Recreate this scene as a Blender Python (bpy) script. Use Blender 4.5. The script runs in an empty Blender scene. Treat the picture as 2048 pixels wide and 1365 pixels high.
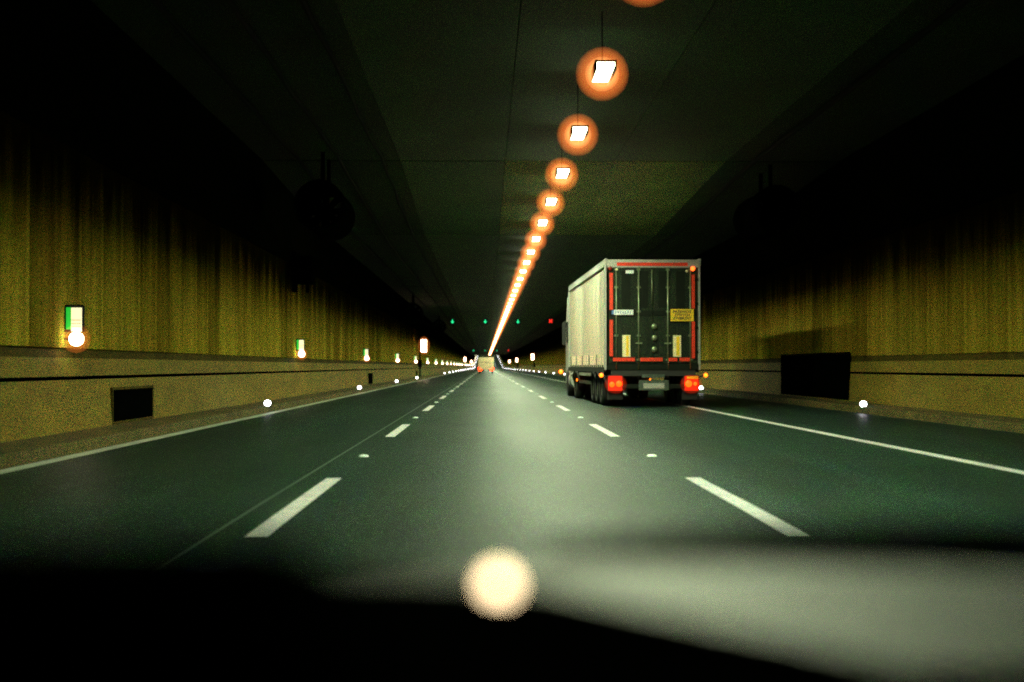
import bpy, bmesh, math, random
from mathutils import Vector, Matrix
R = math.radians
random.seed(7)
scene = bpy.context.scene
col = scene.collection

# ------------------------------------------------------------------ camera, world, exposure
CAM_H = 1.10
cam_data = bpy.data.cameras.new('camera')
cam_data.lens = 50.0
cam_data.sensor_width = 36.0
cam_data.clip_start = 0.05
cam_data.clip_end = 3000.0
cam_data.dof.use_dof = True
cam_data.dof.focus_distance = 31.0
cam_data.dof.aperture_fstop = 1.4
cam = bpy.data.objects.new('camera', cam_data)
col.objects.link(cam)
cam.location = (0, 0, CAM_H)
cam.rotation_euler = (R(90 + 1.017), 0, R(-1.088))
scene.camera = cam

world = bpy.data.worlds.new('World')
scene.world = world
world.use_nodes = True
world.node_tree.nodes['Background'].inputs[0].default_value = (0.02, 0.03, 0.05, 1)
world.node_tree.nodes['Background'].inputs[1].default_value = 0.05   # night beyond the closed tunnel

vs = scene.view_settings
vs.view_transform = 'Standard'
vs.look = 'None'
vs.exposure = 0.0
vs.gamma = 1.0
vs.use_curve_mapping = False

cy = scene.cycles
cy.use_denoising = True
cy.denoiser = 'OPENIMAGEDENOISE'
cy.denoising_prefilter = 'NONE'
cy.denoising_input_passes = 'RGB_ALBEDO_NORMAL'
cy.use_light_tree = True
cy.max_bounces = 6
cy.diffuse_bounces = 3
cy.glossy_bounces = 3
cy.transmission_bounces = 2
cy.volume_bounces = 0
cy.transparent_max_bounces = 320
cy.sample_clamp_indirect = 8.0
cy.sample_clamp_direct = 9.0
cy.filter_width = 1.9
cy.caustics_reflective = False
cy.caustics_refractive = False

LAMP_COL = (0.86, 1.0, 0.60)
LAMP_L = 560.0

# ------------------------------------------------------------------ road profile: flat, then a ramp far ahead
def zc(s):
    s0, s1, g = 640.0, 760.0, 0.027
    if s <= s0: return 0.0
    if s <= s1: return g * (s - s0) ** 2 / (2 * (s1 - s0))
    return g * (s1 - s0) / 2 + g * (s - s1)
S_END = 1150.0
def stations(a, b, extra=()):
    st = {a, b}
    st.update(x for x in extra if a < x < b)
    st.update(x for x in range(-60, 640, 35) if a < x < b)
    st.update(x for x in range(640, 1160, 15) if a < x < b)
    return sorted(st)

XL, XR = -6.05, 9.75          # faces of the two walls
KL, KR = -5.16, 8.80          # kerb faces
LINE = {'ll': -5.00, 'l': -1.47, 'r': 2.03, 'rr': 5.53}

# ------------------------------------------------------------------ helpers
class MB:
    def __init__(self): self.v = []; self.f = []; self.sm = []
    def box(self, x0, x1, y0, y1, z0, z1):
        n = len(self.v)
        for z in (z0, z1):
            for x, y in ((x0, y0), (x1, y0), (x1, y1), (x0, y1)): self.v.append((x, y, z))
        for q in ((0, 3, 2, 1), (4, 5, 6, 7), (0, 1, 5, 4), (1, 2, 6, 5), (2, 3, 7, 6), (3, 0, 4, 7)):
            self.f.append(tuple(n + i for i in q)); self.sm.append(False)
        return self
    def quad(self, a, b, c, d):
        n = len(self.v); self.v += [a, b, c, d]; self.f.append((n, n+1, n+2, n+3)); self.sm.append(False); return self
    def tube(self, pts, r, seg=8, cap=True):
        pts = [Vector(p) for p in pts]
        rr = r if isinstance(r, (list, tuple)) else [r] * len(pts)
        n0 = len(self.v)
        for i, p in enumerate(pts):
            t = (pts[min(i+1, len(pts)-1)] - pts[max(i-1, 0)]).normalized()
            up = Vector((0, 0, 1)) if abs(t.z) < 0.9 else Vector((1, 0, 0))
            a = t.cross(up).normalized(); b = t.cross(a).normalized()
            for k in range(seg):
                th = 2 * math.pi * k / seg
                self.v.append(tuple(p + (a * math.cos(th) + b * math.sin(th)) * rr[i]))
        for i in range(len(pts) - 1):
            for k in range(seg):
                a = n0 + i*seg + k; b = n0 + i*seg + (k+1) % seg
                self.f.append((a, b, b+seg, a+seg)); self.sm.append(True)
        if cap:
            self.f.append(tuple(n0 + k for k in range(seg))); self.sm.append(False)
            e = n0 + (len(pts)-1)*seg
            self.f.append(tuple(e + seg-1-k for k in range(seg))); self.sm.append(False)
        return self
    def lathe(self, prof, axis='y', seg=24, c=(0, 0, 0)):      # prof: list of (t along the axis, radius)
        n0 = len(self.v)
        for t, r in prof:
            for k in range(seg):
                th = 2 * math.pi * k / seg
                a, b = r * math.cos(th), r * math.sin(th)
                p = {'x': (t, a, b), 'y': (a, t, b), 'z': (a, b, t)}[axis]
                self.v.append((p[0]+c[0], p[1]+c[1], p[2]+c[2]))
        for i in range(len(prof) - 1):
            for k in range(seg):
                a = n0 + i*seg + k; b = n0 + i*seg + (k+1) % seg
                self.f.append((a, b, b+seg, a+seg)); self.sm.append(True)
        return self
    def grid(self, fn, nu, nv, smooth=True):
        n0 = len(self.v)
        for i in range(nu + 1):
            for j in range(nv + 1): self.v.append(tuple(fn(i / nu, j / nv)))
        for i in range(nu):
            for j in range(nv):
                a = n0 + i*(nv+1) + j
                self.f.append((a, a+1, a+nv+2, a+nv+1)); self.sm.append(smooth)
        return self
    def sweep(self, prof, a, b, zfun=zc, closed=True, extra=()):   # prof: (x, z) outline swept along the tunnel
        st = stations(a, b, extra); n0 = len(self.v); m = len(prof)
        for s in st:
            for x, z in prof: self.v.append((x, s, z + zfun(s)))
        for i in range(len(st) - 1):
            for k in range(m if closed else m - 1):
                p = n0 + i*m + k; q = n0 + i*m + (k+1) % m
                self.f.append((p, q, q+m, p+m)); self.sm.append(False)
        if closed:
            self.f.append(tuple(n0 + k for k in range(m))); self.sm.append(False)
            e = n0 + (len(st)-1)*m
            self.f.append(tuple(e + m-1-k for k in range(m))); self.sm.append(False)
        return self
    def mesh(self, name, mat, bevel=0.0):
        me = bpy.data.meshes.new(name)
        me.from_pydata(self.v, [], self.f)
        me.polygons.foreach_set('use_smooth', self.sm)
        bm = bmesh.new(); bm.from_mesh(me)
        bmesh.ops.recalc_face_normals(bm, faces=bm.faces)
        if bevel > 0:
            bmesh.ops.bevel(bm, geom=[e for e in bm.edges if len(e.link_faces) == 2 and e.calc_face_angle(0) > 0.6],
                            offset=bevel, segments=2, affect='EDGES', clamp_overlap=True)
        bm.to_mesh(me); bm.free()
        me.materials.append(mat); me.update()
        return me
    def build(self, name, mat, parent=None, bevel=0.0, loc=(0, 0, 0)):
        o = bpy.data.objects.new(name, self.mesh(name, mat, bevel))
        col.objects.link(o); o.location = loc
        if parent: o.parent = parent
        return o

def inst(name, me, parent=None, loc=(0, 0, 0), rz=0.0, sc=None):
    o = bpy.data.objects.new(name, me); col.objects.link(o)
    o.location = loc; o.rotation_euler.z = rz
    if sc: o.scale = sc
    if parent: o.parent = parent
    return o
def tag(o, label=None, cat=None, group=None, kind=None):
    if label: o['label'] = label
    if cat: o['category'] = cat
    if group: o['group'] = group
    if kind: o['kind'] = kind
    return o
def empty(name, loc=(0, 0, 0), rz=0.0):
    o = bpy.data.objects.new(name, None); o.empty_display_size = 0.2
    col.objects.link(o); o.location = loc; o.rotation_euler.z = rz
    return o
def copy_tree(o, parent=None):
    c = o.copy(); col.objects.link(c); c.parent = parent
    for ch in list(o.children): copy_tree(ch, c)
    return c
def text_part(name, s, mat, parent, loc, size, width, rot=(math.pi/2, 0, 0)):
    cu = bpy.data.curves.new(name, 'FONT'); cu.body = s; cu.size = size
    cu.align_x = 'CENTER'; cu.align_y = 'CENTER'; cu.extrude = 0.001; cu.offset = 0.004
    t = bpy.data.objects.new(name, cu); col.objects.link(t)
    bpy.context.view_layer.update()
    dg = bpy.context.evaluated_depsgraph_get()
    me = bpy.data.meshes.new_from_object(t.evaluated_get(dg))
    bpy.data.objects.remove(t)
    me.materials.clear(); me.materials.append(mat)
    xs = [v.co.x for v in me.vertices]; w = max(xs) - min(xs)
    o = bpy.data.objects.new(name, me); col.objects.link(o)
    o.location = loc; o.rotation_euler = rot; o.scale = (width / w, 1, 1); o.parent = parent
    return o

# ------------------------------------------------------------------ materials
def mat(name, base, rough=0.6, var=0.25, scale=3.0, stretch=(1, 1, 1), metal=0.0, bump=0.0, bscale=40.0, spec=0.5,
        rnd=0.0, coat=0.0, grain=2.2, rvar=0.0):
    # grain: power of the fine coloured speckle put into the colour as film grain; its mean stays 1
    m = bpy.data.materials.new(name); m.use_nodes = True
    nt = m.node_tree; n = nt.nodes; L = nt.links
    p = n['Principled BSDF']
    p.inputs['Roughness'].default_value = rough; p.inputs['Metallic'].default_value = metal
    p.inputs['Specular IOR Level'].default_value = spec; p.inputs['Coat Weight'].default_value = coat
    tc = n.new('ShaderNodeTexCoord'); mp = n.new('ShaderNodeMapping')
    mp.inputs['Scale'].default_value = stretch
    L.new(tc.outputs['Object'], mp.inputs['Vector'])
    nz = n.new('ShaderNodeTexNoise'); nz.inputs['Scale'].default_value = scale
    nz.inputs['Detail'].default_value = 6; nz.inputs['Roughness'].default_value = 0.62
    L.new(mp.outputs[0], nz.inputs['Vector'])
    mr = n.new('ShaderNodeMapRange')
    mr.inputs['From Min'].default_value = 0.28; mr.inputs['From Max'].default_value = 0.72
    mr.inputs['To Min'].default_value = 1 - var; mr.inputs['To Max'].default_value = 1 + var
    L.new(nz.outputs['Fac'], mr.inputs['Value'])
    fac = mr.outputs[0]
    if rnd > 0:
        oi = n.new('ShaderNodeObjectInfo'); m2 = n.new('ShaderNodeMapRange')
        m2.inputs['To Min'].default_value = 1 - rnd; m2.inputs['To Max'].default_value = 1 + rnd
        L.new(oi.outputs['Random'], m2.inputs['Value'])
        mu = n.new('ShaderNodeMath'); mu.operation = 'MULTIPLY'
        L.new(fac, mu.inputs[0]); L.new(m2.outputs[0], mu.inputs[1]); fac = mu.outputs[0]
    vm = n.new('ShaderNodeVectorMath'); vm.operation = 'SCALE'
    vm.inputs[0].default_value = base
    L.new(fac, vm.inputs['Scale'])
    outc = vm.outputs[0]
    if grain > 0:
        sn = n.new('ShaderNodeVectorMath'); sn.operation = 'SNAP'; sn.inputs[1].default_value = (0.003, 0.003, 0.003)
        L.new(tc.outputs['Object'], sn.inputs[0])
        wn = n.new('ShaderNodeTexWhiteNoise'); wn.noise_dimensions = '3D'
        L.new(sn.outputs[0], wn.inputs['Vector'])
        def power(sock):
            a = n.new('ShaderNodeMath'); a.operation = 'POWER'; a.inputs[1].default_value = grain; L.new(sock, a.inputs[0])
            b = n.new('ShaderNodeMath'); b.operation = 'MULTIPLY'; b.inputs[1].default_value = grain + 1; L.new(a.outputs[0], b.inputs[0])
            return b.outputs[0]
        sp_ = n.new('ShaderNodeSeparateColor'); L.new(wn.outputs['Color'], sp_.inputs[0])
        cb = n.new('ShaderNodeCombineXYZ')
        for i_ in range(3): L.new(power(sp_.outputs[i_]), cb.inputs[i_])
        lum = power(wn.outputs['Value'])
        av = n.new('ShaderNodeVectorMath'); av.operation = 'SCALE'; av.inputs['Scale'].default_value = 0.5
        ad = n.new('ShaderNodeVectorMath'); ad.operation = 'ADD'
        L.new(cb.outputs[0], ad.inputs[0]); L.new(lum, ad.inputs[1]); L.new(ad.outputs[0], av.inputs[0])
        mm = n.new('ShaderNodeVectorMath'); mm.operation = 'MULTIPLY'
        L.new(av.outputs[0], mm.inputs[0]); L.new(outc, mm.inputs[1]); outc = mm.outputs[0]
    L.new(outc, p.inputs['Base Color'])
    if rvar > 0:
        m3 = n.new('ShaderNodeMapRange')
        m3.inputs['From Min'].default_value = 0.3; m3.inputs['From Max'].default_value = 0.7
        m3.inputs['To Min'].default_value = rough - rvar; m3.inputs['To Max'].default_value = rough + rvar
        L.new(nz.outputs['Fac'], m3.inputs['Value']); L.new(m3.outputs[0], p.inputs['Roughness'])
    if bump > 0:
        n2 = n.new('ShaderNodeTexNoise'); n2.inputs['Scale'].default_value = bscale; n2.inputs['Detail'].default_value = 4
        L.new(tc.outputs['Object'], n2.inputs['Vector'])
        b = n.new('ShaderNodeBump'); b.inputs['Strength'].default_value = bump; b.inputs['Distance'].default_value = 0.01
        L.new(n2.outputs['Fac'], b.inputs['Height']); L.new(b.outputs[0], p.inputs['Normal'])
    return m
def glow(name, colr, strength, sample=True):
    m = bpy.data.materials.new(name); m.use_nodes = True
    p = m.node_tree.nodes['Principled BSDF']
    p.inputs['Base Color'].default_value = (*[min(1, c) * 0.5 for c in colr], 1)
    p.inputs['Emission Color'].default_value = (*colr, 1)
    p.inputs['Emission Strength'].default_value = strength
    m.cycles.emission_sampling = 'FRONT' if sample else 'NONE'
    return m

M = {}
M['asphalt'] = mat('asphalt', (0.016, 0.032, 0.022), 0.50, 0.28, 0.35, (1, 0.25, 1), bump=0.35, bscale=55, rvar=0.06, spec=0.018, grain=70)
def wheel_tracks(m):            # polished darker wheel tracks and oil drips along each lane
    nt = m.node_tree; n = nt.nodes; L = nt.links; p = n['Principled BSDF']
    src = p.inputs['Base Color'].links[0].from_socket
    tc = n.new('ShaderNodeTexCoord'); sx = n.new('ShaderNodeSeparateXYZ'); L.new(tc.outputs['Object'], sx.inputs[0])
    a = n.new('ShaderNodeMath'); a.operation = 'MULTIPLY_ADD'; a.inputs[1].default_value = 2 * math.pi / 1.75; a.inputs[2].default_value = 2 * math.pi * 1.47 / 1.75
    L.new(sx.outputs['X'], a.inputs[0])
    c = n.new('ShaderNodeMath'); c.operation = 'COSINE'; L.new(a.outputs[0], c.inputs[0])
    mp = n.new('ShaderNodeMapping'); mp.inputs['Scale'].default_value = (2.2, 0.05, 1); L.new(tc.outputs['Object'], mp.inputs['Vector'])
    nz = n.new('ShaderNodeTexNoise'); nz.inputs['Scale'].default_value = 1.0; nz.inputs['Detail'].default_value = 5; L.new(mp.outputs[0], nz.inputs['Vector'])
    u = n.new('ShaderNodeMath'); u.operation = 'MULTIPLY_ADD'; u.inputs[1].default_value = 0.13; u.inputs[2].default_value = 0.45; L.new(c.outputs[0], u.inputs[0])
    w = n.new('ShaderNodeMath'); w.operation = 'MULTIPLY_ADD'; w.inputs[1].default_value = 1.1; L.new(nz.outputs['Fac'], w.inputs[0]); L.new(u.outputs[0], w.inputs[2])
    v = n.new('ShaderNodeVectorMath'); v.operation = 'SCALE'; L.new(src, v.inputs[0]); L.new(w.outputs[0], v.inputs['Scale'])
    L.new(v.outputs[0], p.inputs['Base Color'])
wheel_tracks(M['asphalt'])
M['seam'] = mat('bitumen_seam', (0.03, 0.045, 0.034), 0.35, 0.3, 2)
M['paint'] = mat('road_paint', (0.86, 0.75, 0.76), 0.55, 0.26, 5, (1, 0.6, 1), bump=0.2)
M['edge_paint'] = mat('worn_road_paint', (0.42, 0.47, 0.38), 0.6, 0.35, 2.2, (1, 0.3, 1), bump=0.2)
M['kerb'] = mat('kerb_concrete', (0.105, 0.085, 0.030), 0.85, 0.35, 1.2, bump=0.3, spec=0.06, grain=16)
M['panel'] = mat('ochre_wall_panel', (0.31, 0.215, 0.024), 0.7, 0.60, 1.0, (1.0, 2.2, 0.06), rnd=0.38, bump=0.1, spec=0.0, grain=13)
def top_fade(m):  # streaky darkening towards the top of the panels
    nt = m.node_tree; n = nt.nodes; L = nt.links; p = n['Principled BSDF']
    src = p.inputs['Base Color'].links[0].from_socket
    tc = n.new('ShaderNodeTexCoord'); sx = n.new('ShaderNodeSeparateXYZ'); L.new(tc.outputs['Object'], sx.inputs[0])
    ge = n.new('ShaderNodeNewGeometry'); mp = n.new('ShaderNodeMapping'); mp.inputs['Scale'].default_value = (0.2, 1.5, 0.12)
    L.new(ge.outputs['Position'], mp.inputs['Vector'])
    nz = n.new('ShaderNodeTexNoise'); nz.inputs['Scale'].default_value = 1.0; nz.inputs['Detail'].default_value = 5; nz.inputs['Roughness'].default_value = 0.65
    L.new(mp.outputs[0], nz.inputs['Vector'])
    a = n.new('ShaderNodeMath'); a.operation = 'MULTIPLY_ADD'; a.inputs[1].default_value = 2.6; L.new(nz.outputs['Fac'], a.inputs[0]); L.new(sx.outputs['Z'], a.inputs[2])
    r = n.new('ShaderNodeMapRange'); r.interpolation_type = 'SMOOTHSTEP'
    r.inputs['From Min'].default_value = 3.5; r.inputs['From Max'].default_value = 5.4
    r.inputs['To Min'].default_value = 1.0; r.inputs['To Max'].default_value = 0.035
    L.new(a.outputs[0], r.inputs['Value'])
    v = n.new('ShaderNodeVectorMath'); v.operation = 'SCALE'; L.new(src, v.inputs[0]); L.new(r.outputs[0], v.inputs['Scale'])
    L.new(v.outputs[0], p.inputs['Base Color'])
top_fade(M['panel'])
M['barrier'] = mat('ochre_barrier_concrete', (0.225, 0.160, 0.020), 0.75, 0.25, 1.0, (1, 0.5, 1.5), bump=0.25, spec=0.08, grain=13)
M['band'] = mat('recess_band', (0.075, 0.056, 0.011), 0.9, 0.3, 1.0, spec=0.03, grain=10)
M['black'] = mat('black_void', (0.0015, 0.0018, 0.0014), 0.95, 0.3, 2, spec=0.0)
M['upper'] = mat('dark_upper_wall', (0.003, 0.004, 0.002), 0.95, 0.4, 0.7, bump=0.2, spec=0.0, grain=5)
M['ceil'] = mat('dark_green_ceiling', (0.026, 0.056, 0.018), 0.85, 0.3, 0.45, (1, 0.6, 1), bump=0.15, spec=0.2, grain=60)
M['ceil_shaded'] = mat('shaded_ceiling_slab', (0.013, 0.027, 0.009), 0.9, 0.3, 0.45, (1, 0.6, 1), bump=0.15, spec=0.1, grain=60)  # ceiling colour darkened for shade at the sides and near left
M['ceil_lit'] = mat('lit_ceiling_slab', (0.13, 0.145, 0.040), 0.9, 0.3, 0.45, (1, 0.6, 1), bump=0.15, spec=0.1, grain=40)  # paler ceiling colour standing for lamp light on the slope
M['cable'] = mat('black_cable', (0.005, 0.006, 0.005), 0.9, 0.2, 3, spec=0.05)
M['fan'] = mat('dark_fan_steel', (0.002, 0.0025, 0.002), 0.95, 0.3, 3, spec=0.0)
M['steel'] = mat('galvanised_steel', (0.08, 0.10, 0.08), 0.5, 0.3, 5, metal=0.6)
M['housing'] = mat('lamp_housing', (0.010, 0.011, 0.009), 0.85, 0.2, 5, spec=0.1)
M['baffle'] = mat('lamp_baffle_black', (0.0008, 0.0008, 0.0008), 1.0, 0.1, 5, spec=0.0, grain=0)
M['lamp_end'] = glow('ceiling_lamp_end_light', LAMP_COL, LAMP_L * 0.3)
M['lamp'] = glow('ceiling_lamp_light', LAMP_COL, LAMP_L)
M['dot'] = glow('kerb_marker_light', (0.96, 0.92, 1.0), 22.0)
M['ball'] = glow('sign_lamp_light', (1.0, 0.80, 0.62), 24.0)
def halo_mat(name, colr, strength):  # clear shell with faint emission, for halos built round lamps
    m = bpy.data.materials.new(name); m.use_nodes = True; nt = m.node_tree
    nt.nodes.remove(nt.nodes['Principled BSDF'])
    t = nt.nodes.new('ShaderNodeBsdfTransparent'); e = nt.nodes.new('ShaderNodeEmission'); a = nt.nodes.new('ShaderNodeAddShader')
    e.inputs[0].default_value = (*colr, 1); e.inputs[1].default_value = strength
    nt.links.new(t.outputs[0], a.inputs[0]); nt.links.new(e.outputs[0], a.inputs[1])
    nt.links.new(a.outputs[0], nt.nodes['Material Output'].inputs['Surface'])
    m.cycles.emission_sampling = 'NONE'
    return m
M['halo'] = halo_mat('lamp_halo_shell', (1.0, 0.22, 0.035), 0.065)
M['halo_core'] = halo_mat('lamp_halo_core', (1.0, 0.46, 0.13), 0.16)
M['small_halo'] = halo_mat('sign_lamp_halo', (1.0, 0.22, 0.03), 0.10)
def halo(rr, c=(0, 0, 0), seg=22, sq=1.0):
    m = MB(); n_ = 10
    m.lathe([(-rr * sq * math.cos(math.pi * i / n_), max(.001, rr * math.sin(math.pi * i / n_))) for i in range(n_ + 1)], 'z', seg, c)
    return m
M['red_halo'] = halo_mat('tail_light_halo', (1.0, 0.035, 0.0), 0.075)
M['sgreen'] = glow('exit_sign_green', (0.02, 0.55, 0.05), 0.8)
M['scream'] = glow('exit_sign_pale', (1.0, 0.93, 0.55), 1.0)
M['sline'] = mat('sign_dark_line', (0.35, 0.33, 0.16), 0.6)
M['sos'] = glow('call_station_light', (1.0, 0.62, 0.40), 26.0)
M['garrow'] = glow('green_arrow_light', (0.03, 1.0, 0.36), 1.2)
M['redx'] = glow('red_cross_light', (1.0, 0.035, 0.02), 1.4)
M['stud'] = mat('road_stud_white', (0.85, 0.87, 0.88), 0.3, 0.05, 5)
# lorry
M['curtain'] = mat('cream_curtain', (0.80, 0.61, 0.47), 0.55, 0.12, 0.8, (1, 0.5, 0.25), bump=0.15, bscale=6)
M['alu'] = mat('aluminium_rail', (0.42, 0.40, 0.36), 0.42, 0.15, 4, metal=0.35)
M['door'] = mat('dark_green_door', (0.011, 0.018, 0.008), 0.6, 0.45, 2.0, (1, 1, 0.4), bump=0.1, spec=0.2, grain=30)
M['doorlow'] = mat('dark_frame', (0.006, 0.009, 0.005), 0.7, 0.3, 3, spec=0.15)
M['bar'] = mat('locking_bar_steel', (0.20, 0.24, 0.14), 0.4, 0.3, 5, metal=0.5)
M['red'] = mat('red_reflective_tape', (0.75, 0.040, 0.012), 0.4, 0.15, 12)
M['yellow'] = mat('yellow_sign', (0.85, 0.52, 0.02), 0.45, 0.08, 8)
M['cream'] = mat('pale_marker_board', (0.80, 0.68, 0.38), 0.45, 0.08, 8)
M['white'] = mat('white_plate', (0.75, 0.76, 0.74), 0.45, 0.1, 10)
M['blue'] = mat('blue_badge', (0.08, 0.16, 0.42), 0.45, 0.1, 10)
M['ink'] = mat('dark_ink', (0.05, 0.04, 0.02), 0.6, 0.1, 10)
M['rubber'] = mat('tyre_rubber', (0.014, 0.014, 0.013), 0.75, 0.25, 6, bump=0.2)
M['rim'] = mat('wheel_rim', (0.22, 0.22, 0.19), 0.45, 0.3, 6, metal=0.4)
M['chassis'] = mat('chassis_black', (0.012, 0.013, 0.011), 0.6, 0.3, 4)
M['tail'] = glow('tail_light_lens', (1.0, 0.024, 0.001), 10.0)
M['tailglow'] = glow('tail_light_glow_panel', (1.0, 0.015, 0.0), 0.45)
M['amber'] = glow('amber_marker_lens', (1.0, 0.16, 0.006), 5.0)
M['redlamp'] = glow('red_clearance_lens', (1.0, 0.09, 0.01), 5.0)
M['dimred'] = mat('unlit_red_lens', (0.25, 0.02, 0.01), 0.3, 0.1, 6)
M['cab'] = mat('cab_paint', (0.45, 0.44, 0.38), 0.35, 0.1, 3, coat=0.4)
M['glass'] = mat('dark_glass', (0.01, 0.012, 0.012), 0.08, 0.05, 2)
M['van'] = mat('pale_van_paint', (0.66, 0.50, 0.30), 0.45, 0.12, 2)
# own car
M['bonnet'] = mat('grey_bonnet_paint', (0.072, 0.098, 0.078), 0.55, 0.08, 4, metal=0.0, coat=0.0, spec=0.15, grain=40)
M['dash'] = mat('black_dashboard', (0.0025, 0.003, 0.0025), 0.95, 0.2, 8, bump=0.2, spec=0.0, grain=5)
M['dash_glow'] = glow('dash_glow_bead', (1.0, 0.74, 0.42), 8.0)  # small bright bead that defocus spreads into a pale disc

# ------------------------------------------------------------------ the road and its markings
road = MB().sweep([(KL - 0.02, 0), (KR + 0.02, 0)], -40, S_END, closed=False).build('road', M['asphalt'])
tag(road, kind='structure')
def strip(x0, x1, a, b, dz, m, name):
    return MB().sweep([(x0, dz), (x1, dz)], a, b, closed=False).build(name, m, road)
strip(LINE['ll'] - 0.10, LINE['ll'] + 0.10, -30, S_END, 0.008, M['edge_paint'], 'edge_line')
strip(LINE['rr'] - 0.09, LINE['rr'] + 0.09, -30, S_END, 0.008, M['paint'], 'edge_line')
strip(-1.80, -1.775, -30, 300, 0.004, M['seam'], 'pavement_seam')
dash_len, period = 4.75, 12.88
def dash_mesh():
    m = MB(); w = 0.075
    m.grid(lambda u, v: ((u - .5) * 2 * w, v * dash_len, 0.008), 2, 8)
    return m.mesh('lane_dash', M['paint'])
dm = dash_mesh()
stud_me = MB().lathe([(0.0, 0.062), (0.012, 0.058), (0.022, 0.04), (0.026, 0.0)], 'z', 12).mesh('road_stud', M['stud'])
for key in ('l', 'r'):
    k = 0
    while True:
        s = 9.2 + (k - 1) * period
        if s > 620: break
        if k >= 1: inst('lane_dash', dm, road, (LINE[key] + random.uniform(-.01, .01), s, 0.0))
        if k >= 1 and s < 320: inst('road_stud', stud_me, road, (LINE[key], s + 8.1, 0.004))
        k += 1
far = MB()
for key in ('l', 'r'):
    s = 9.2 + period * 48
    while s < 1120:
        far.quad((LINE[key]-.075, s, zc(s)+.01), (LINE[key]+.075, s, zc(s)+.01),
                 (LINE[key]+.075, s+dash_len, zc(s+dash_len)+.01), (LINE[key]-.075, s+dash_len, zc(s+dash_len)+.01))
        s += period
tag(far.build('far_lane_dashes', M['paint'], road), kind='stuff')

# kerbs
k1 = MB().sweep([(KL, 0), (KL - 0.03, 0.15), (XL + .1, 0.16), (XL + .1, -0.2), (KL, -0.2)], -40, S_END).build('kerb', M['kerb'])
k2 = MB().sweep([(KR, 0), (KR + 0.03, 0.16), (XR - .1, 0.17), (XR - .1, -0.2), (KR, -0.2)], -40, S_END).build('kerb', M['kerb'])
tag(k1, kind='structure'); tag(k2, kind='structure')

# ------------------------------------------------------------------ walls
TOP = 4.30
PW = 1.22
def wall(x, sgn, label):
    """x: face of the wall; sgn: +1 when the tunnel lies on the wall's +x side"""
    root = empty('tunnel_wall', (x, 0, 0)); tag(root, label, 'wall')
    def sw(prof, a, b, name, m):
        return MB().sweep([(sgn * px, pz) for px, pz in prof], a, b).build(name, m, root)
    sw([(-0.5, -0.2), (0.10, -0.2), (0.10, 0.16), (0.05, 0.90), (-0.5, 0.90)], -40, S_END, 'barrier', M['barrier'])
    sw([(-0.5, 0.90), (-0.06, 0.90), (-0.06, 0.955), (-0.5, 0.955)], -40, S_END, 'groove', M['black'])
    sw([(-0.5, 0.955), (0.05, 0.955), (0.05, 1.22), (-0.5, 1.22)], -40, S_END, 'rail', M['barrier'])
    sw([(-0.5, 1.22), (-0.03, 1.22), (-0.03, 1.36), (-0.5, 1.36)], -40, S_END, 'recess_band', M['band'])
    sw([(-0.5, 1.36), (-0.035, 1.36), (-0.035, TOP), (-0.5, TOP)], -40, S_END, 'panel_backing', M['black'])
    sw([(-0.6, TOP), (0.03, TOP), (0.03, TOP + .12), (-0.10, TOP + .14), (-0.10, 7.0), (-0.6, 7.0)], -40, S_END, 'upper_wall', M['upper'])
    b = MB().box(*(sorted((-0.03 * sgn, 0.012 * sgn)) + [0.006, PW - 0.006, 1.365, TOP - .01]))
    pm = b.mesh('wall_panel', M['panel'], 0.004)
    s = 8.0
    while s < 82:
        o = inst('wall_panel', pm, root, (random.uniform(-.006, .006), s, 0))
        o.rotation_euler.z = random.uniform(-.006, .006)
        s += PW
    far = MB(); n0 = s
    for a, c in ((-40, 8.0), (n0, S_END)):
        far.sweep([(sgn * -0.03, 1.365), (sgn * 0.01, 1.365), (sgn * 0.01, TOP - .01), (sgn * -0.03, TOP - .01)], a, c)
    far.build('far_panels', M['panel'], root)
    return root
wl = wall(XL, 1, 'ochre panelled tunnel wall carrying the row of green exit signs')
wr = wall(XR, -1, 'ochre panelled tunnel wall beyond the hard shoulder and the lorry')

# dark vent openings low in the exit-sign wall
def vent(s, n):
    r = empty('vent_opening', (XL + 0.085, s, 0))
    tag(r, ['wide black vent opening low in the wall before the second exit sign',
            'black vent opening low in the wall before the fourth exit sign',
            'black vent opening low in the wall beyond the call station pole'][n], 'vent', 'vent openings low in the wall')
    MB().box(-0.06, 0.012, 0, 2.7, 0.20, 0.72).build('opening', M['black'], r)
    f = MB()
    f.box(-.05, .02, -.05, 0, .16, .76).box(-.05, .02, 2.7, 2.75, .16, .76)
    f.box(-.05, .02, 0, 2.7, .16, .20).box(-.05, .02, 0, 2.7, .72, .76)
    f.build('frame', M['band'], r)
for i, s in enumerate((22.9, 72.8, 122.9)): vent(s, i)

r = empty('wall_patch', (XR - .095, 37.6, 0)); tag(r, 'long black patch low on the wall beyond the lorry', 'patch')  # plain black boxes set just proud of the wall face
MB().box(-.012, .06, 0, 8.6, .20, 1.44).build('opening', M['black'], r)
MB().box(-.02, .05, 0, 8.6, 1.445, 1.48).build('patch_top', M['black'], r)

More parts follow.
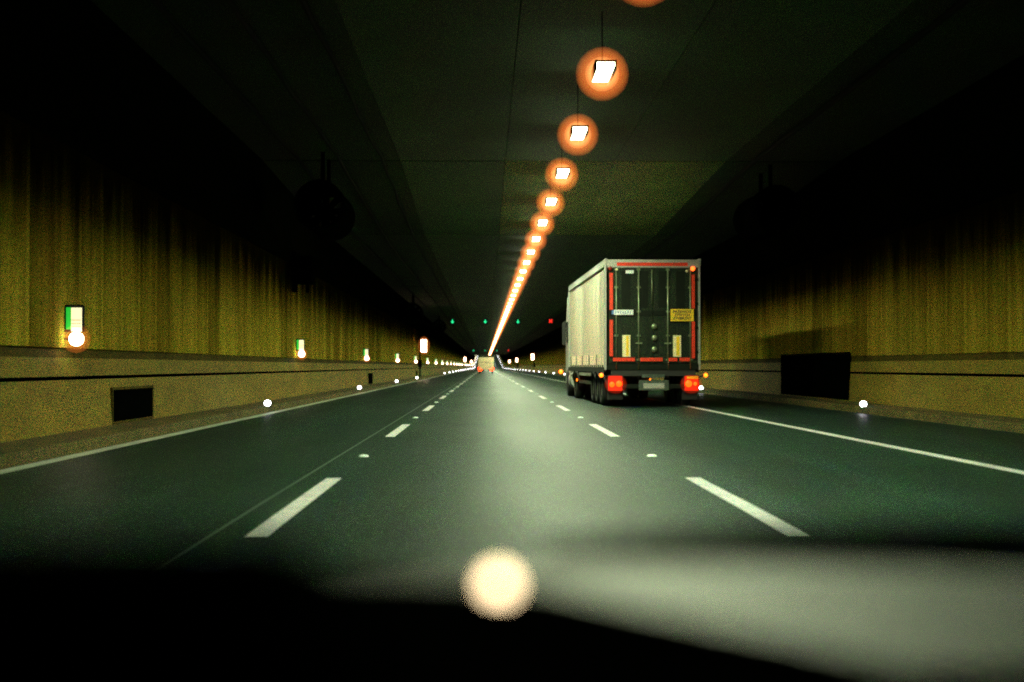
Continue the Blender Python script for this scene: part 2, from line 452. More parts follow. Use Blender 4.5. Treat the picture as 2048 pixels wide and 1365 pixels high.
# ------------------------------------------------------------------ ceiling: high slab near, sloping down to a lower one
C0, C1, CS0, CS1 = 6.80, 6.25, 39.4, 55.7
def zceil(s):
    if s <= CS0: return C0
    if s <= CS1: return C0 + (C1 - C0) * (s - CS0) / (CS1 - CS0)
    return C1 + zc(s)
ce = MB().sweep([(XL - .3, .22), (XR + .3, .22), (XR + .3, .34), (XL - .3, .34)], -40, S_END, zfun=zceil, extra=(CS0, CS1)).build('ceiling', M['black'])
tag(ce, kind='structure')
cuts = [-40, -18, 2, 21, CS0, CS1, 73, 92, 112, 135, 160, 190, 230, 280, 340, 420, 520, 640, 760, 880, 1000, S_END]
xs = [XL - .3, -2.35, 0.56, 3.6, 6.7, XR + .3]
for a, b in zip(cuts[:-1], cuts[1:]):
    g = 0.05
    for x0, x1 in zip(xs[:-1], xs[1:]):
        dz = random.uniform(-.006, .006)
        MB().sweep([(x0 + .008, dz), (x1 - .008, dz), (x1 - .008, .15), (x0 + .008, .15)], a + g, b - g, zfun=zceil).build('ceiling_slab', M['ceil_shaded'] if x0 < -5 or x1 > 9 or (a < 30 and x1 < 0) else M['ceil_lit'] if abs(a - CS0) < 1 and x0 > 0 else M['ceil'], ce)

# ------------------------------------------------------------------ ceiling lamps
LX, LZ = 1.88, 5.79
def lamp_proto():
    r = empty('ceiling_lamp', (0, 0, 0))
    h = MB()
    h.box(-.165, .165, -.66, .66, .060, .085)                       # tray
    h.box(-.160, -.1455, -.80, .80, -.085, .060).box(.1455, .160, -.80, .80, -.085, .060)   # side skirts
    h.build('housing', M['baffle'], r)
    dq = MB()
    dq.quad((-.145, -.64, 0), (.145, -.64, 0), (.145, .64, 0), (-.145, .64, 0))
    dq.quad((-.145, -.64, 0), (.145, -.64, 0), (.145, -.64, .055), (-.145, -.64, .055))
    dq.quad((-.145, .64, 0), (.145, .64, 0), (.145, .64, .055), (-.145, .64, .055))
    dq.quad((-.145, -.64, .055), (.145, -.64, .055), (.145, .64, .055), (-.145, .64, .055))
    for sx in (-.145, .145): dq.quad((sx, -.64, 0), (sx, .64, 0), (sx, .64, .055), (sx, -.64, .055))
    me = dq.mesh('diffuser', M['lamp'])
    bm = bmesh.new(); bm.from_mesh(me); bmesh.ops.remove_doubles(bm, verts=bm.verts, dist=1e-4); bmesh.ops.recalc_face_normals(bm, faces=bm.faces); bm.to_mesh(me); bm.free()
    me.materials.append(M['baffle']); me.materials.append(M['lamp_end'])
    for p in me.polygons:                       # only the underside and the two ends give light
        if p.normal.z > .5 or abs(p.normal.x) > .5: p.material_index = 1
        elif abs(p.normal.y) > .5: p.material_index = 2
    inst('diffuser', me, r)
    g = halo(.43).build('halo', M['halo'], r)  # orange halo added round the lamp as nested glowing shells
    for q in (.405, .38, .35, .315): halo(q).build('inner_halo', M['halo'], g)
    for q in (.275, .24, .205): halo(q).build('inner_halo', M['halo_core'], g)
    return r
lp = lamp_proto()
rod_me = {}
def rod(h):
    h = round(h, 2)
    if h not in rod_me:
        rod_me[h] = MB().box(-.006, .006, -.03, .03, .085, .15 + h).mesh('hanger', M['baffle'])
    return rod_me[h]
k = -2; first = True
while True:
    s = 22.72 + 6.0 * k
    if s > 1100: break
    o = lp if first else copy_tree(lp)
    o.location = (LX, s, LZ + zc(s))
    if s > 640: o.rotation_euler.x = math.atan((zc(s+3) - zc(s-3)) / 6)
    where = ('before the jet fans' if s < 37 else 'below the sloping ceiling beside the lorry' if s < 56 else
             'between the sloping ceiling and the call station pole' if s < 123 else 'just before the lane signals' if s < 152 else
             'between the two rows of lane signals' if s < 427 else 'past the far lane signals')
    tag(o, 'white lamp with added orange globe ' + where, 'lamp', 'lamps of the ceiling row ' + where)
    first = False
    hg = zceil(s) + .02 - (LZ + zc(s)) - .15
    inst('hanger', rod(hg), o)
    k += 1

# ------------------------------------------------------------------ cables under the ceiling
def cable(pts, r, label):
    m = MB().tube(pts, r, 6)
    o = m.build('ceiling_cable', M['cable']); tag(o, label, 'cable', 'cables under the ceiling'); return o
def run(x, drop, a, b, wob, seed, step=3.0):
    rnd = random.Random(seed); pts = []; s = a
    while s <= b:
        f = 1 - abs(((s - a) / 6.0) % 1 * 2 - 1)
        pts.append((x + rnd.uniform(-wob, wob), s, zceil(s) - drop - 0.10 * wob * 10 * f)); s += step
    return pts
cable(run(-2.80, .07, 8, 330, .035, 1), .045, 'black ceiling cable nearest to the row of lamps')
cable(run(-3.95, .08, 8, 330, .035, 2), .045, 'black ceiling cable between two others above the left lane')
cable(run(-5.05, .10, 8, 330, .02, 3), .05, 'black ceiling cable closest to the wall with exit signs')
cable(run(7.35, .10, 8, 330, .02, 4), .06, 'black ceiling cable above the hard shoulder')

# ------------------------------------------------------------------ jet fans
def fan_proto(Rr, length):
    r = empty('jet_fan')
    MB().lathe([(-length/2, Rr*.86), (-length/2 - .04, Rr*.97), (-length/2, Rr), (-length*.3, Rr), (-length*.28, Rr*.9), (length*.28, Rr*.9),
                (length*.3, Rr), (length/2, Rr), (length/2 + .04, Rr*.97), (length/2, Rr*.86), (-length/2, Rr*.86)], 'y', 32).build('casing', M['fan'], r)
    MB().lathe([(-.5, 0.0), (-.47, Rr*.16), (-.3, Rr*.28), (.5, Rr*.28), (.6, 0)], 'y', 20).build('hub', M['fan'], r)
    for i in range(8):
        a = 2 * math.pi * i / 8
        b = MB().quad((Rr*.25, -.10, -.09), (Rr*.84, -.05, -.12), (Rr*.84, .05, .12), (Rr*.25, .10, .09)).build('blade', M['fan'], r)
        b.rotation_euler.y = a
    return r
def brackets(r, Rr, up):
    for y in (-.7, .7):
        MB().box(-.05, .05, y-.05, y+.05, Rr*.9, up).build('bracket', M['fan'], r)
f0 = fan_proto(.66, 3.2)
fl = [((-4.32, 38.6, 5.30), 'dark jet fan under the ceiling before the slope, above the exit-sign wall'),
      ((8.05, 40.6, 5.45), 'dark jet fan hung above the hard shoulder beside the lorry'),
      ((-5.05, 100.0, 4.85), 'dark jet fan hung low by the wall before the call station pole'),
      ((-4.7, 146.0, 5.2), 'dark jet fan just short of the lane signals, exit-sign side')]
for i, (p, lab) in enumerate(fl):
    o = f0 if i == 0 else copy_tree(f0)
    o.location = p; tag(o, lab, 'jet fan', 'jet fans under the ceiling')
for o, (p, lab) in zip([x for x in col.objects if x.name.startswith('jet_fan')], fl):
    brackets(o, .66, zceil(p[1]) - p[2] + .02)
# loudspeaker cabinet high on the exit-sign wall
r = empty('wall_cabinet', (-5.93, 44.0, 3.55)); tag(r, 'dark wall cabinet with tilted hood high above the exit signs', 'cabinet')
c = MB().box(0, .62, -.3, .5, 0.1, .95).build('case', M['fan'], r, .03)
MB().box(.05, .57, -.34, -.305, .18, .85).build('front', M['black'], r, .01)
MB().box(-.02, .10, -.1, .3, -.15, 1.1).build('bracket', M['fan'], r)
MB().box(.42, .50, -.1, 0, -.18, .1).build('stem', M['fan'], r)

# ------------------------------------------------------------------ exit signs with a lamp under each, on the left wall
def sign_proto():
    r = empty('exit_sign')
    MB().box(-.10, .245, .02, .09, 0.08, .47).build('case', M['housing'], r, .006)
    MB().box(.005, .075, -.002, .018, .12, .435).build('green_panel', M['sgreen'], r)
    p = MB().box(.079, .225, -.004, .018, .09, .43).build('pale_panel', M['scream'], r)
    for z in (.155, .195, .245): MB().box(.085, .22, -.009, -.006, z, z + .010).build('line', M['sline'], p)
    MB().lathe([(-.10, 0.001), (-.095, .04), (-.07, .078), (-.03, .10), (.03, .10), (.07, .078), (.095, .04), (.10, .001)], 'z', 20, (.165, -.04, -.02)).build('lamp', M['ball'], r)
    g = halo(.20, (.165, -.04, -.02)).build('lamp_halo', M['small_halo'], r)  # two glowing shells added as a halo on the sign lamp
    halo(.155, (.165, -.04, -.02)).build('inner_halo', M['small_halo'], g)
    MB().box(-.10, .165, .0, .03, -.035, -.005).build('lamp_arm', M['housing'], r)
    return r
sp = sign_proto(); ords = ['first', 'second', 'third', 'fourth', 'fifth', 'sixth', 'seventh', 'eighth']
i = 0; s = 20.5
while s < 1060:
    o = sp if i == 0 else copy_tree(sp)
    o.location = (XL + .04, s, 1.51 + zc(s))
    lab = ('large lit green and white exit sign with round lamp below, above the wide vent' if i == 0 else
           'lit green exit sign with round white lamp, just past the wide vent' if i == 1 else
           'small lit exit sign with round white lamp in the far row along the wall')
    tag(o, lab, 'exit sign', 'lit exit signs along the wall'); s += 25.0; i += 1

# ------------------------------------------------------------------ kerb marker lights
def dot_proto():
    r = empty('kerb_marker_light')
    MB().box(-.05, .05, -.02, .05, -.06, .05).build('base', M['housing'], r, .008)
    MB().lathe([(-.075, 0.001), (-.068, .034), (-.05, .062), (-.02, .08), (.02, .08), (.05, .062), (.068, .034), (.075, .001)], 'z', 14, (0, -.03, .09)).build('lens', M['dot'], r)
    return r
dp = dot_proto(); first = True
for x, sgn, lab, s0 in ((KL - .06, 1, 'round white marker light on the kerb under the exit signs', 34.3),
                        (KR + .06, -1, 'round white marker light on the kerb beyond the hard shoulder', 33.2)):
    k = 0; s = s0
    while s < 1080:
        if not (sgn == 1 and 130 < s < 170):
            o = dp if first else copy_tree(dp); first = False
            o.location = (x, s, .17 + zc(s) - .045)
            tag(o, lab, 'marker light', 'marker lights on the exit-sign kerb' if sgn == 1 else 'marker lights on the hard-shoulder kerb')
        s += 25.0 if s < 640 else 12.5

# ------------------------------------------------------------------ lit call stations on poles
def station(x, s, lab, sgn):
    r = empty('call_station', (x, s, .15 + zc(s))); tag(r, lab, 'call station', 'lit call stations along the walls')
    MB().tube([(0, 0, 0), (0, 0, 3.55)], .06, 10).build('pole', M['fan'], r)
    MB().box(-.03 if sgn > 0 else -.62, .62 if sgn > 0 else .03, -.10, .10, 2.12, 3.30).build('case', M['housing'], r, .02)
    MB().box(.10 if sgn > 0 else -.58, .58 if sgn > 0 else -.10, -.125, -.103, 2.18, 3.24).build('lit_face', M['sos'], r, .008)
    halo(.52, (.34 if sgn > 0 else -.34, 0, 2.71), 20, 1.55).build('box_halo', M['small_halo'], r)  # glowing shell added as a halo round the lit box
    MB().box(-.17, .17, -.20, .12, .9, 1.5).build('phone_box', M['fan'], r, .02)
for x, s, sg, lab in ((-5.62, 123, 1, 'tall dark pole with a bright lit box, before the lane signals'),
                      (-5.62, 375, 1, 'far lit box on a pole along the exit-sign wall, second from the lane signals'),
                      (-5.62, 550, 1, 'farthest lit box on a pole along the exit-sign wall'),
                      (9.3, 268, -1, 'lit box on a pole beyond the lorry, closest to it'),
                      (9.3, 402, -1, 'lit box on a pole beyond the lorry, between two others'),
                      (9.3, 522, -1, 'lit box on a pole by the hard shoulder, before the ramp')):
    station(x, s, lab, sg)

# ------------------------------------------------------------------ lane signals
def signal(x, s, z, red, lab, grp):
    r = empty('lane_signal', (x, s, z)); tag(r, lab, 'lane signal', grp); r.scale = (.78, .78, .78)
    MB().box(-.36, .36, 0, .22, -.34, .34).build('case', M['black'], r, .02)
    MB().box(-.02, .02, .08, .14, .34, (zceil(s) - z + .02) / .78).build('hanger', M['fan'], r)
    m = MB(); y0, y1 = -.02, -.002
    if red:
        b = bmesh.new()
        for a in (45, -45):
            bmesh.ops.create_cube(b, size=1, matrix=Matrix.Translation((0, -.01 - (.004 if a > 0 else 0), 0)) @ Matrix.Rotation(R(a), 4, 'Y') @ Matrix.Diagonal((.60, .016, .15, 1)))
        me = bpy.data.meshes.new('red_cross'); b.to_mesh(me); b.free(); me.materials.append(M['redx'])
        inst('red_cross', me, r)
    else:
        m.box(-.06, .06, y0, y1, -.02, .27)
        n = len(m.v)
        for y in (y0, y1):
            for px, pz in ((-.24, .0), (.24, .0), (0, -.27)): m.v.append((px, y, pz))
        for q in ((0, 1, 2), (5, 4, 3), (0, 3, 4, 1), (1, 4, 5, 2), (2, 5, 3, 0)): m.f.append(tuple(n + t for t in q)); m.sm.append(False)
        m.build('green_arrow', M['garrow'], r)
names = ['left lane', 'middle lane', 'lane of the lorry']
for (s, z, far_) in ((152, 5.88, False), (427, 5.82, True)):
    d = 'far ' if far_ else ''
    g = 'far lane signals' if far_ else 'lane signals past the first call station'
    for j, x in enumerate((-3.47, 0.03, 3.53)):
        signal(x, s, z, False, f'{d}green arrow signal hung over the {names[j]}', g)
    signal(7.03, s, z + .06, True, f'{d}red cross signal hung over the hard shoulder', g)

# ------------------------------------------------------------------ the articulated lorry
T = empty('articulated_lorry', (4.53, 38.2, 0), R(0.9))
tag(T, 'cream curtain-sided lorry with dark rear doors and lit tail lights', 'lorry')
HW, TL, ZB, ZT = 1.27, 13.1, 1.08, 4.0
def P(px, py): return ((px - 970) / 74.5 - 4.53, 1.1 + (733 - py) / 74.5)   # photograph pixel on the rear plane -> local x, z
# box
MB().box(-HW + .03, HW - .03, .12, TL - .1, 1.02, 1.16).build('floor', M['doorlow'], T)
MB().box(-HW + .02, HW - .02, .10, TL - .05, ZT - .05, ZT - .02).build('roof', M['curtain'], T)
def curtain(sg):
    rnd = random.Random(5 + sg)
    def fn(u, v):
        y = .10 + u * (TL - .22); z = 1.08 + v * (3.80 - 1.08)
        w = .012 * math.sin(y * 5.2 + .5 * math.sin(z * 1.3)) * (1 - .6 * v) + .010 * math.sin(z * 2.1 + y * .6)
        if v < .10: w -= .015 * (1 - v / .10) * (0.5 + .5 * math.sin(y * 10.5))
        return (sg * (HW - .012 + w * .3), y, z)
    o = MB().grid(fn, 110, 22).build('curtain', M['curtain'], T)
    for i in range(21):
        y = .42 + i * .60
        b = MB().box(sg * HW - .012, sg * HW + .016, y - .024, y + .024, .98, 1.44).build('curtain_strap', M['curtain'] if i % 4 else M['steel'], T)
        MB().box(sg * HW - .02, sg * HW + .028, y - .035, y + .035, 1.06, 1.14).build('buckle', M['steel'], b)
    MB().box(sg * HW - .035, sg * HW + .024, .0, TL, 3.80, ZT - .03).build('roof_rail', M['alu'], T, .012)
    MB().box(sg * HW - .03, sg * HW + .035, .0, TL, ZT - .03, ZT).build('roof_edge', M['alu'], T, .006)
    MB().box(sg * HW - .05, sg * HW + .008, .0, .085, 1.0, 3.80).build('corner_post', M['alu'], T, .01)
    MB().box(sg * HW - .05, sg * HW + .012, TL - .10, TL, 1.0, 3.80).build('corner_post', M['alu'], T, .01)
    MB().box(sg * HW - .06, sg * HW - .02, .09, TL - .1, .94, 1.07).build('side_rail', M['doorlow'], T)
curtain(-1); curtain(1)
MB().box(-HW + .05, HW - .05, TL - .09, TL - .03, 1.1, ZT - .06).build('headboard', M['alu'], T)
# rear frame and doors
hd = MB().box(-HW + .03, HW - .03, -.01, .10, 3.755, ZT - .03).build('rear_header', M['alu'], T, .01)
MB().box(-.98, .93, -.018, -.011, 3.80, 3.895).build('red_strip', M['red'], hd)
MB().box(-HW + .04, HW - .04, -.005, .10, 1.0, 1.16).build('rear_sill', M['doorlow'], T, .01)
doors = []
for sg in (-1, 1):
    x0, x1 = (-1.20, -.006) if sg < 0 else (.006, 1.20)
    d = MB().box(x0, x1, .02, .07, 1.17, 3.75).build('door', M['door'], T, .006); doors.append(d)
    for a, b in ((.14, .40), (.62, .86)):          # shallow pressed fields
        xa, xb = sorted((sg * a, sg * b)); MB().box(xa, xb, .008, .019, 2.68, 3.66).build('upper_field', M['doorlow'], d, .004)
        xa, xb = sorted((sg * (a + .01), sg * (b - .01))); MB().box(xa, xb, .008, .019, 1.40, 2.42).build('lower_field', M['door'], d, .004)
    MB().box(x0 + .01, x1 - .01, .006, .019, 2.46, 2.60).build('cross_band', M['doorlow'], d)
    for bx in (.395, 1.0):
        br = MB().tube([(sg * bx, -.012, 1.02), (sg * bx, -.012, 3.76)], .018 if bx > .5 else .024, 8).build('locking_bar', M['bar'], d)
        for z in (1.25, 1.9, 2.55, 3.2, 3.68):
            MB().box(sg * bx - .05, sg * bx + .05, -.02, .018, z, z + .05).build('bracket', M['bar'], br)
    for z in (1.45, 2.1, 2.75, 3.4):
        MB().box(*sorted((sg * 1.08, sg * 1.215)), -.012, .02, z, z + .07).build('hinge', M['doorlow'], d)
    MB().box(*sorted((sg * .30, sg * .48)), -.035, .0, 1.70, 1.74).build('handle', M['bar'], d)
MB().tube([(-.035, -.008, 2.78), (-.035, -.008, 3.70)], .016, 8).build('door_seal_bar', M['bar'], T)
for z in (1.55, 1.86, 2.17):                 # round latches on the middle of the right door
    MB().lathe([(-.03, .001), (-.03, .07), (-.005, .08), (.02, .08)], 'y', 14, (.03, 0, z)).build('latch', M['bar'], doors[1])
def flat(name, m, px0, py0, px1, py1, parent, y=-.03, t=.006):
    x0, z1 = P(px0, py0); x1, z0 = P(px1, py1)
    return MB().box(x0, x1, y, y + t, z0, z1).build(name, m, parent)
dl, dr = doors
flat('red_strip', M['red'], 1219.5, 546, 1226, 620, dl); flat('red_strip', M['red'], 1219.5, 640, 1226, 713, dl)
flat('red_strip', M['red'], 1384.5, 549, 1391, 617, dr); flat('red_strip', M['red'], 1384.5, 643, 1391, 717, dr)
flat('red_strip', M['red'], 1226, 716, 1270, 723, dl); flat('red_strip', M['red'], 1281, 716, 1326, 723, dl)
flat('red_strip', M['red'], 1338, 716, 1355, 723, dr); flat('red_strip', M['red'], 1360, 716, 1381, 723, dr)
b1 = flat('marker_board', M['cream'], 1245, 670.5, 1261, 714, dl); flat('yellow_stripe', M['yellow'], 1252.5, 672, 1257.5, 712, b1, -.034, .003)
b2 = flat('marker_board', M['cream'], 1347, 671, 1363, 714, dr); flat('yellow_stripe', M['yellow'], 1353.5, 673, 1360, 712, b2, -.034, .003)
ys = flat('yellow_sign', M['yellow'], 1342, 618.5, 1388.5, 642.5, dr, -.045, .010)
cx = (P(1342, 0)[0] + P(1388.5, 0)[0]) / 2
for i, w in enumerate(('PRZEWOZ', 'ZYWYCH', 'ZWIERZAT')):
    text_part('lettering', w, M['ink'], ys, (cx, -.047, P(0, 624 + i * 6.6)[1]), .098, .50 if i != 1 else .42)
nb = flat('name_badge', M['white'], 1228, 620, 1267, 630, dl, -.04, .008)
x0, z1 = P(1223.5, 621); x1, z0 = P(1228, 629); MB().box(x0, x1, -.039, -.033, z0, z1).build('badge_end', M['blue'], nb)
for i in range(7):
    x, z = P(1231.5 + i * 4.9, 625); MB().box(x - .008, x + .012, -.043, -.041, z - .035, z + .03).build('letter_stroke', M['blue'], nb)
    if i % 2: MB().box(x + .014, x + .034, -.043, -.041, z + (.0 if i % 4 == 1 else -.034), z + (.022 if i % 4 == 1 else -.014)).build('letter_stroke', M['blue'], nb)
flat('label_plate', M['white'], 1252, 540.5, 1268, 547, dl)
for px, py in ((1234, 539), (1375.5, 542)):
    x, z = P(px, py); MB().lathe([(-.035, .001), (-.03, .03), (-.01, .042), (.01, .042)], 'y', 12, (x, 0, z)).build('door_retainer', M['cream'], T)
x, z = P(1387, 537)
for xx, mm in ((x, M['redlamp']), (-1.165, M['dimred'])):
    MB().lathe([(-.05, .001), (-.045, .035), (-.02, .058), (.015, .06)], 'y', 16, (xx, -.02, z)).build('clearance_lamp', mm, T)
# bumper, tail lights
MB().box(-1.16, 1.16, -.01, .12, .50, .62).build('underrun_bar', M['doorlow'], T, .01)
MB().box(-1.14, 1.14, .02, .14, .84, 1.0).build('rear_crossmember', M['chassis'], T)
x0, z1 = P(1284, 749); x1, z0 = P(1330, 756); MB().box(x0, x1, -.05, .02, z0, z1).build('step_bar', M['steel'], T, .006)
x0, z1 = P(1278, 761); x1, z0 = P(1338, 781)
pl = MB().box(x0, x1, -.035, .0, z0, z1).build('number_plate_holder', M['steel'], T, .004)
MB().box(x0 + .12, x1 - .12, -.042, -.037, z0 + .05, z1 - .08).build('number_plate', M['alu'], pl)
for sg in (-1, 1):
    xa, xb = sorted((sg * .82, sg * 1.24))
    tl = MB().box(xa, xb, .0, .10, .42, .86).build('tail_light', M['chassis'], T, .015)
    MB().box(xa + .02, xb - .02, -.02, .0, .44, .84).build('glow_panel', M['tailglow'], tl, .01)  # dim red emitting panel added for the glow round the lenses
    for lx, lr, lz in (((.93, .085, .63), (1.12, .075, .61)) if sg < 0 else ((.95, .095, .63), (1.13, .05, .63))):
        MB().lathe([(-.05, .001), (-.045, lr * .5), (-.03, lr * .85), (.0, lr)], 'y', 18, (sg * lx, -.022, lz)).build('lens', M['tail'], tl)
    for q in (.30, .25, .20, .15): halo(q, (sg * 1.02, -.02, .62), 20, .85).build('tail_halo', M['red_halo'], tl)  # nested red shells added as the tail lights' halo
    if sg > 0: MB().box(.90, 1.21, -.030, -.021, .76, .83).build('reflector', M['yellow'], tl, .005)
    MB().box(*sorted((sg * .80, sg * 1.22)), .22, .245, .20, .80).build('mudflap', M['chassis'], T)
    arm = MB().tube([(sg * 1.22, .02, .80), (sg * 1.33, -.02, .84), (sg * 1.40, -.03, .86)], .02, 8).build('marker_arm', M['rubber'], T)
    MB().lathe([(-.06, .001), (-.05, .04), (-.01, .055), (.03, .05), (.05, .02)], 'y', 14, (sg * 1.41, -.03, .86)).build('marker_lamp', M['amber'], arm)
    MB().box(*sorted((sg * 1.235, sg * 1.262)), 10.0, 10.16, .60, .68).build('side_marker', M['amber'], T, .006)
    # side guard, wheels
    for z in (.55, .80): MB().box(*sorted((sg * 1.19, sg * 1.22)), 5.4, 9.6, z, z + .10).build('side_guard', M['alu'], T)
MB().tube([(-1.30, 14.2, .86), (-1.52, 14.1, .90)], .02, 8).build('marker_arm', M['rubber'], T)
MB().lathe([(-.07, .001), (-.05, .06), (0, .075), (.05, .05)], 'y', 14, (-1.52, 14.08, .90)).build('marker_lamp', M['amber'], T)
for xx in (-.42, .36): MB().box(xx, xx + .08, .15, TL - .8, .78, 1.02).build('chassis_beam', M['chassis'], T)
def wheel_meshes():
    t = MB().lathe([(-.14, .30), (-.15, .42), (-.125, .49), (-.08, .505), (.08, .505), (.125, .49), (.15, .42), (.14, .30)], 'x', 28).mesh('tyre', M['rubber'])
    rm = MB().lathe([(-.10, .31), (-.11, .28), (-.04, .22), (-.02, .12), (-.08, .09), (-.08, .001)], 'x', 20).lathe([(.10, .31), (.11, .28), (.04, .22), (.02, .12), (.08, .09), (.08, .001)], 'x', 20).mesh('rim', M['rim'])
    return t, rm
tm, rmm = wheel_meshes()
def axle(y, dual):
    MB().tube([(-1.05, y, .505), (1.05, y, .505)], .07, 8).build('axle', M['chassis'], T)
    for sg in (-1, 1):
        for xo in ((1.10, .77) if dual else (1.10,)):
            w = inst('wheel', tm, T, (sg * xo, y, .505)); inst('rim', rmm, w)
for y in (1.75, 3.06, 4.37): axle(y, False)
axle(10.9, True); axle(14.5, False)
for sg in (-1, 1):
    MB().grid(lambda u, v: (sg * (.93 + .33 * v), 10.9 + .66 * math.cos(math.pi * u), .62 + .56 * math.sin(math.pi * u)), 12, 1).build('mudguard', M['chassis'], T)
    MB().tube([(sg * 1.02, 11.9, .62), (sg * 1.02, 13.2, .62)], .30, 16).build('fuel_tank', M['alu'], T)
    MB().box(*sorted((sg * .55, sg * .65)), 9.2, 9.3, .25, 1.0).build('landing_leg', M['chassis'], T)
    MB().box(sg * .5 - .12, sg * .5 + .12, 12.0, 15.6, .60, .82).build('tractor_beam', M['chassis'], T)
# cab
cab = MB()
prof = [(13.55, .75), (13.55, 3.55), (13.9, 3.78), (14.9, 3.70), (15.55, 2.60), (15.72, 1.75), (15.75, .45), (15.2, .42), (15.1, .85), (14.0, .85)]
n = len(prof)
for x in (-1.22, 1.22):
    for y, z in prof: cab.v.append((x, y, z))
cab.f.append(tuple(range(n))); cab.sm.append(False); cab.f.append(tuple(2*n-1-i for i in range(n))); cab.sm.append(False)
for i in range(n): cab.f.append((i, (i+1) % n, n + (i+1) % n, n + i)); cab.sm.append(False)
cab.build('cab', M['cab'], T, .05)
for sg in (-1, 1):
    MB().box(*sorted((sg * 1.215, sg * 1.235)), 14.3, 15.25, 1.95, 2.75).build('cab_window', M['glass'], T)
    MB().box(*sorted((sg * 1.25, sg * 1.38)), 15.2, 15.32, 1.9, 2.75).build('mirror', M['chassis'], T, .02)
    MB().tube([(sg * 1.2, 15.2, 2.8), (sg * 1.32, 15.26, 2.75)], .02, 6).build('mirror_arm', M['chassis'], T)
MB().quad((-1.05, 15.62, 2.50), (1.05, 15.62, 2.50), (1.0, 15.12, 3.40), (-1.0, 15.12, 3.40)).build('windscreen', M['glass'], T)

# ------------------------------------------------------------------ the far box van
V = empty('box_van', (0.14, 211, 0)); tag(V, 'small pale box van far ahead in the middle lane', 'van')
MB().box(-1.14, 1.14, .02, 4.2, .62, 2.42).build('body', M['van'], V, .03)
MB().box(-1.16, 1.16, .04, 4.2, 2.43, 2.74).build('roof_fairing', M['door'], V, .08)
sh = MB()
for i in range(9): sh.box(-1.0, 1.0, -.012, .018, .98 + i * .155, 1.12 + i * .155)
sh.build('roller_shutter', M['van'], V)
for i, (x, z, w, h) in enumerate(((-.12, 1.62, .10, .24), (.02, 1.50, .09, .22), (.16, 1.60, .16, .12), (.42, 1.62, .22, .10), (-.75, 1.66, .3, .08))):
    MB().box(x, x + w, -.02, -.014, z, z + h).build('lettering', M['ink'], V)
MB().box(-1.1, 1.1, -.06, .06, .42, .60).build('bumper', M['doorlow'], V, .02)
MB().box(-.26, .26, -.07, -.063, .44, .56).build('number_plate', M['white'], V)
for sg in (-1, 1):
    MB().box(*sorted((sg * .58, sg * 1.08)), -.075, -.062, .44, .60).build('tail_light', M['tail'], V, .005)
    MB().box(*sorted((sg * .98, sg * 1.15)), -.02, .012, .62, .95).build('tail_light', M['tail'], V, .005)
    for y in (1.1, 5.0):
        w = MB().lathe([(-.1, .18), (-.11, .30), (-.07, .34), (.07, .34), (.11, .30), (.1, .18)], 'x', 20).build('wheel', M['rubber'], V, loc=(sg * .95, y, .34))
        MB().lathe([(-.08, .19), (-.03, .1), (-.05, .001)], 'x', 14).build('rim', M['rim'], w)
MB().box(-1.0, 1.0, 4.25, 5.9, .45, 1.35).build('cab', M['van'], V, .15)
MB().box(-.95, .95, 4.25, 5.2, 1.35, 2.15).build('cab_roof', M['van'], V, .18)
for sg in (-1, 1): MB().box(*sorted((sg * .945, sg * .962)), 4.5, 5.05, 1.42, 2.0).build('cab_window', M['glass'], V)

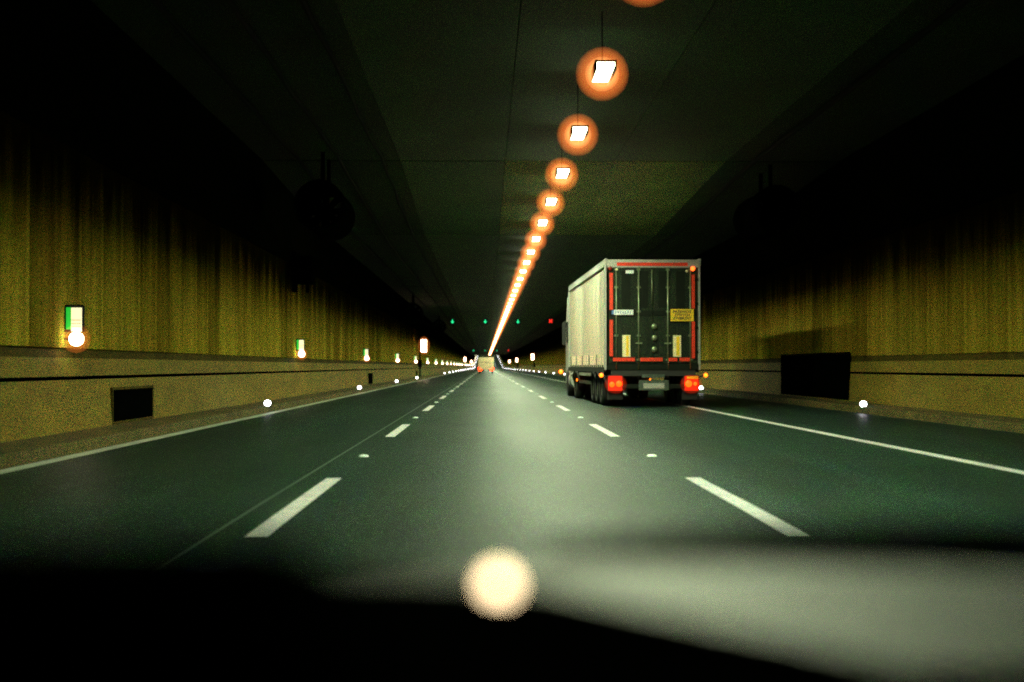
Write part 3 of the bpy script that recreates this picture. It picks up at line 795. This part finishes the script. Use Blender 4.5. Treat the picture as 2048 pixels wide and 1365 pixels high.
# ------------------------------------------------------------------ the car the picture is taken from
CX = 0.36
C = empty('car', (CX, 0, 0)); tag(C, 'grey bonnet and black dashboard of the car, blurred at close range', 'car')
def bon(u, v):
    x = (u - .5) * 2; y = .92 + v * 1.36
    t = v
    z = .905 - .055 * t - .04 * t * t - .05 * abs(x) ** 2.2
    if t > .9: z -= ((t - .9) / .1) ** 2 * .16
    return (x * (.76 - .08 * t), y, z)
MB().grid(bon, 30, 40).build('bonnet', M['bonnet'], C)
nose = MB().grid(lambda u, v: ((u - .5) * 2 * (.68 + .02 * v), 2.28 + .05 * math.sin(v * 2), .65 - .05 * abs((u - .5) * 2) ** 2.2 - .35 * v), 20, 6)
nose.build('nose', M['bonnet'], C)
for sg in (-1, 1):
    MB().grid(lambda u, v: (sg * (.76 - .08 * u + .05 * v), .92 + 1.36 * u, .853 - .055*u - .04*u*u - (.16*((u-.9)/.1)**2 if u > .9 else 0) - .45 * v), 16, 5).build('wing', M['bonnet'], C)
def dash(u, v):
    X = -.46 + u * 1.12; y = .42 + v * .50
    base = .971 - .090 * max(0, X - .02) / .4 - .012 * max(0, -X)
    z = base - .05 * (1 - v) - .25 * max(0, v - .93) * 4
    h = max(0.0, min(1.0, (.02 - X) / .12)); h = h * h * (3 - 2 * h)
    z += .088 * h * math.exp(-((y - .60) / .16) ** 2)
    return (X - CX, y, z)
MB().grid(dash, 60, 40).build('dashboard', M['dash'], C)
MB().box(-.82, .80, .44, .86, .55, .86).build('dashboard_body', M['dash'], C)
ind = MB().lathe([(.93, .010), (.957, .009), (.9625, .007)], 'z', 14, (.0085 - CX, .86, 0)).build('bead_stem', M['dash'], C)
MB().lathe([(.9625, .0072), (.9685, .0078), (.9735, .0062), (.9765, .001)], 'z', 14, (.0085 - CX, .86, 0)).build('glow_bead', M['dash_glow'], ind)
wa = MB().tube([(.04 - CX, .955, .9745), (.20 - CX, .955, .980), (.40 - CX, .945, .979), (.62 - CX, .93, .972)], [.006, .013, .017, .017], 8)
wa.build('wiper', M['dash'], C)
MB().tube([(.40 - CX, .95, .975), (.55 - CX, .99, .91)], .008, 8).build('wiper_arm', M['dash'], C)
MB().grid(lambda u, v: ((u - .5) * 1.28, -1.4 + v * 1.62, 1.42 - .02 * abs(u - .5) - .05 * (1 - v) ** 2), 8, 8).build('roof', M['dash'], C)
for sg in (-1, 1):
    MB().tube([(sg * .66, .20, 1.40), (sg * .72, .62, 1.18), (sg * .76, .98, .90)], .045, 10).build('windscreen_pillar', M['dash'], C)
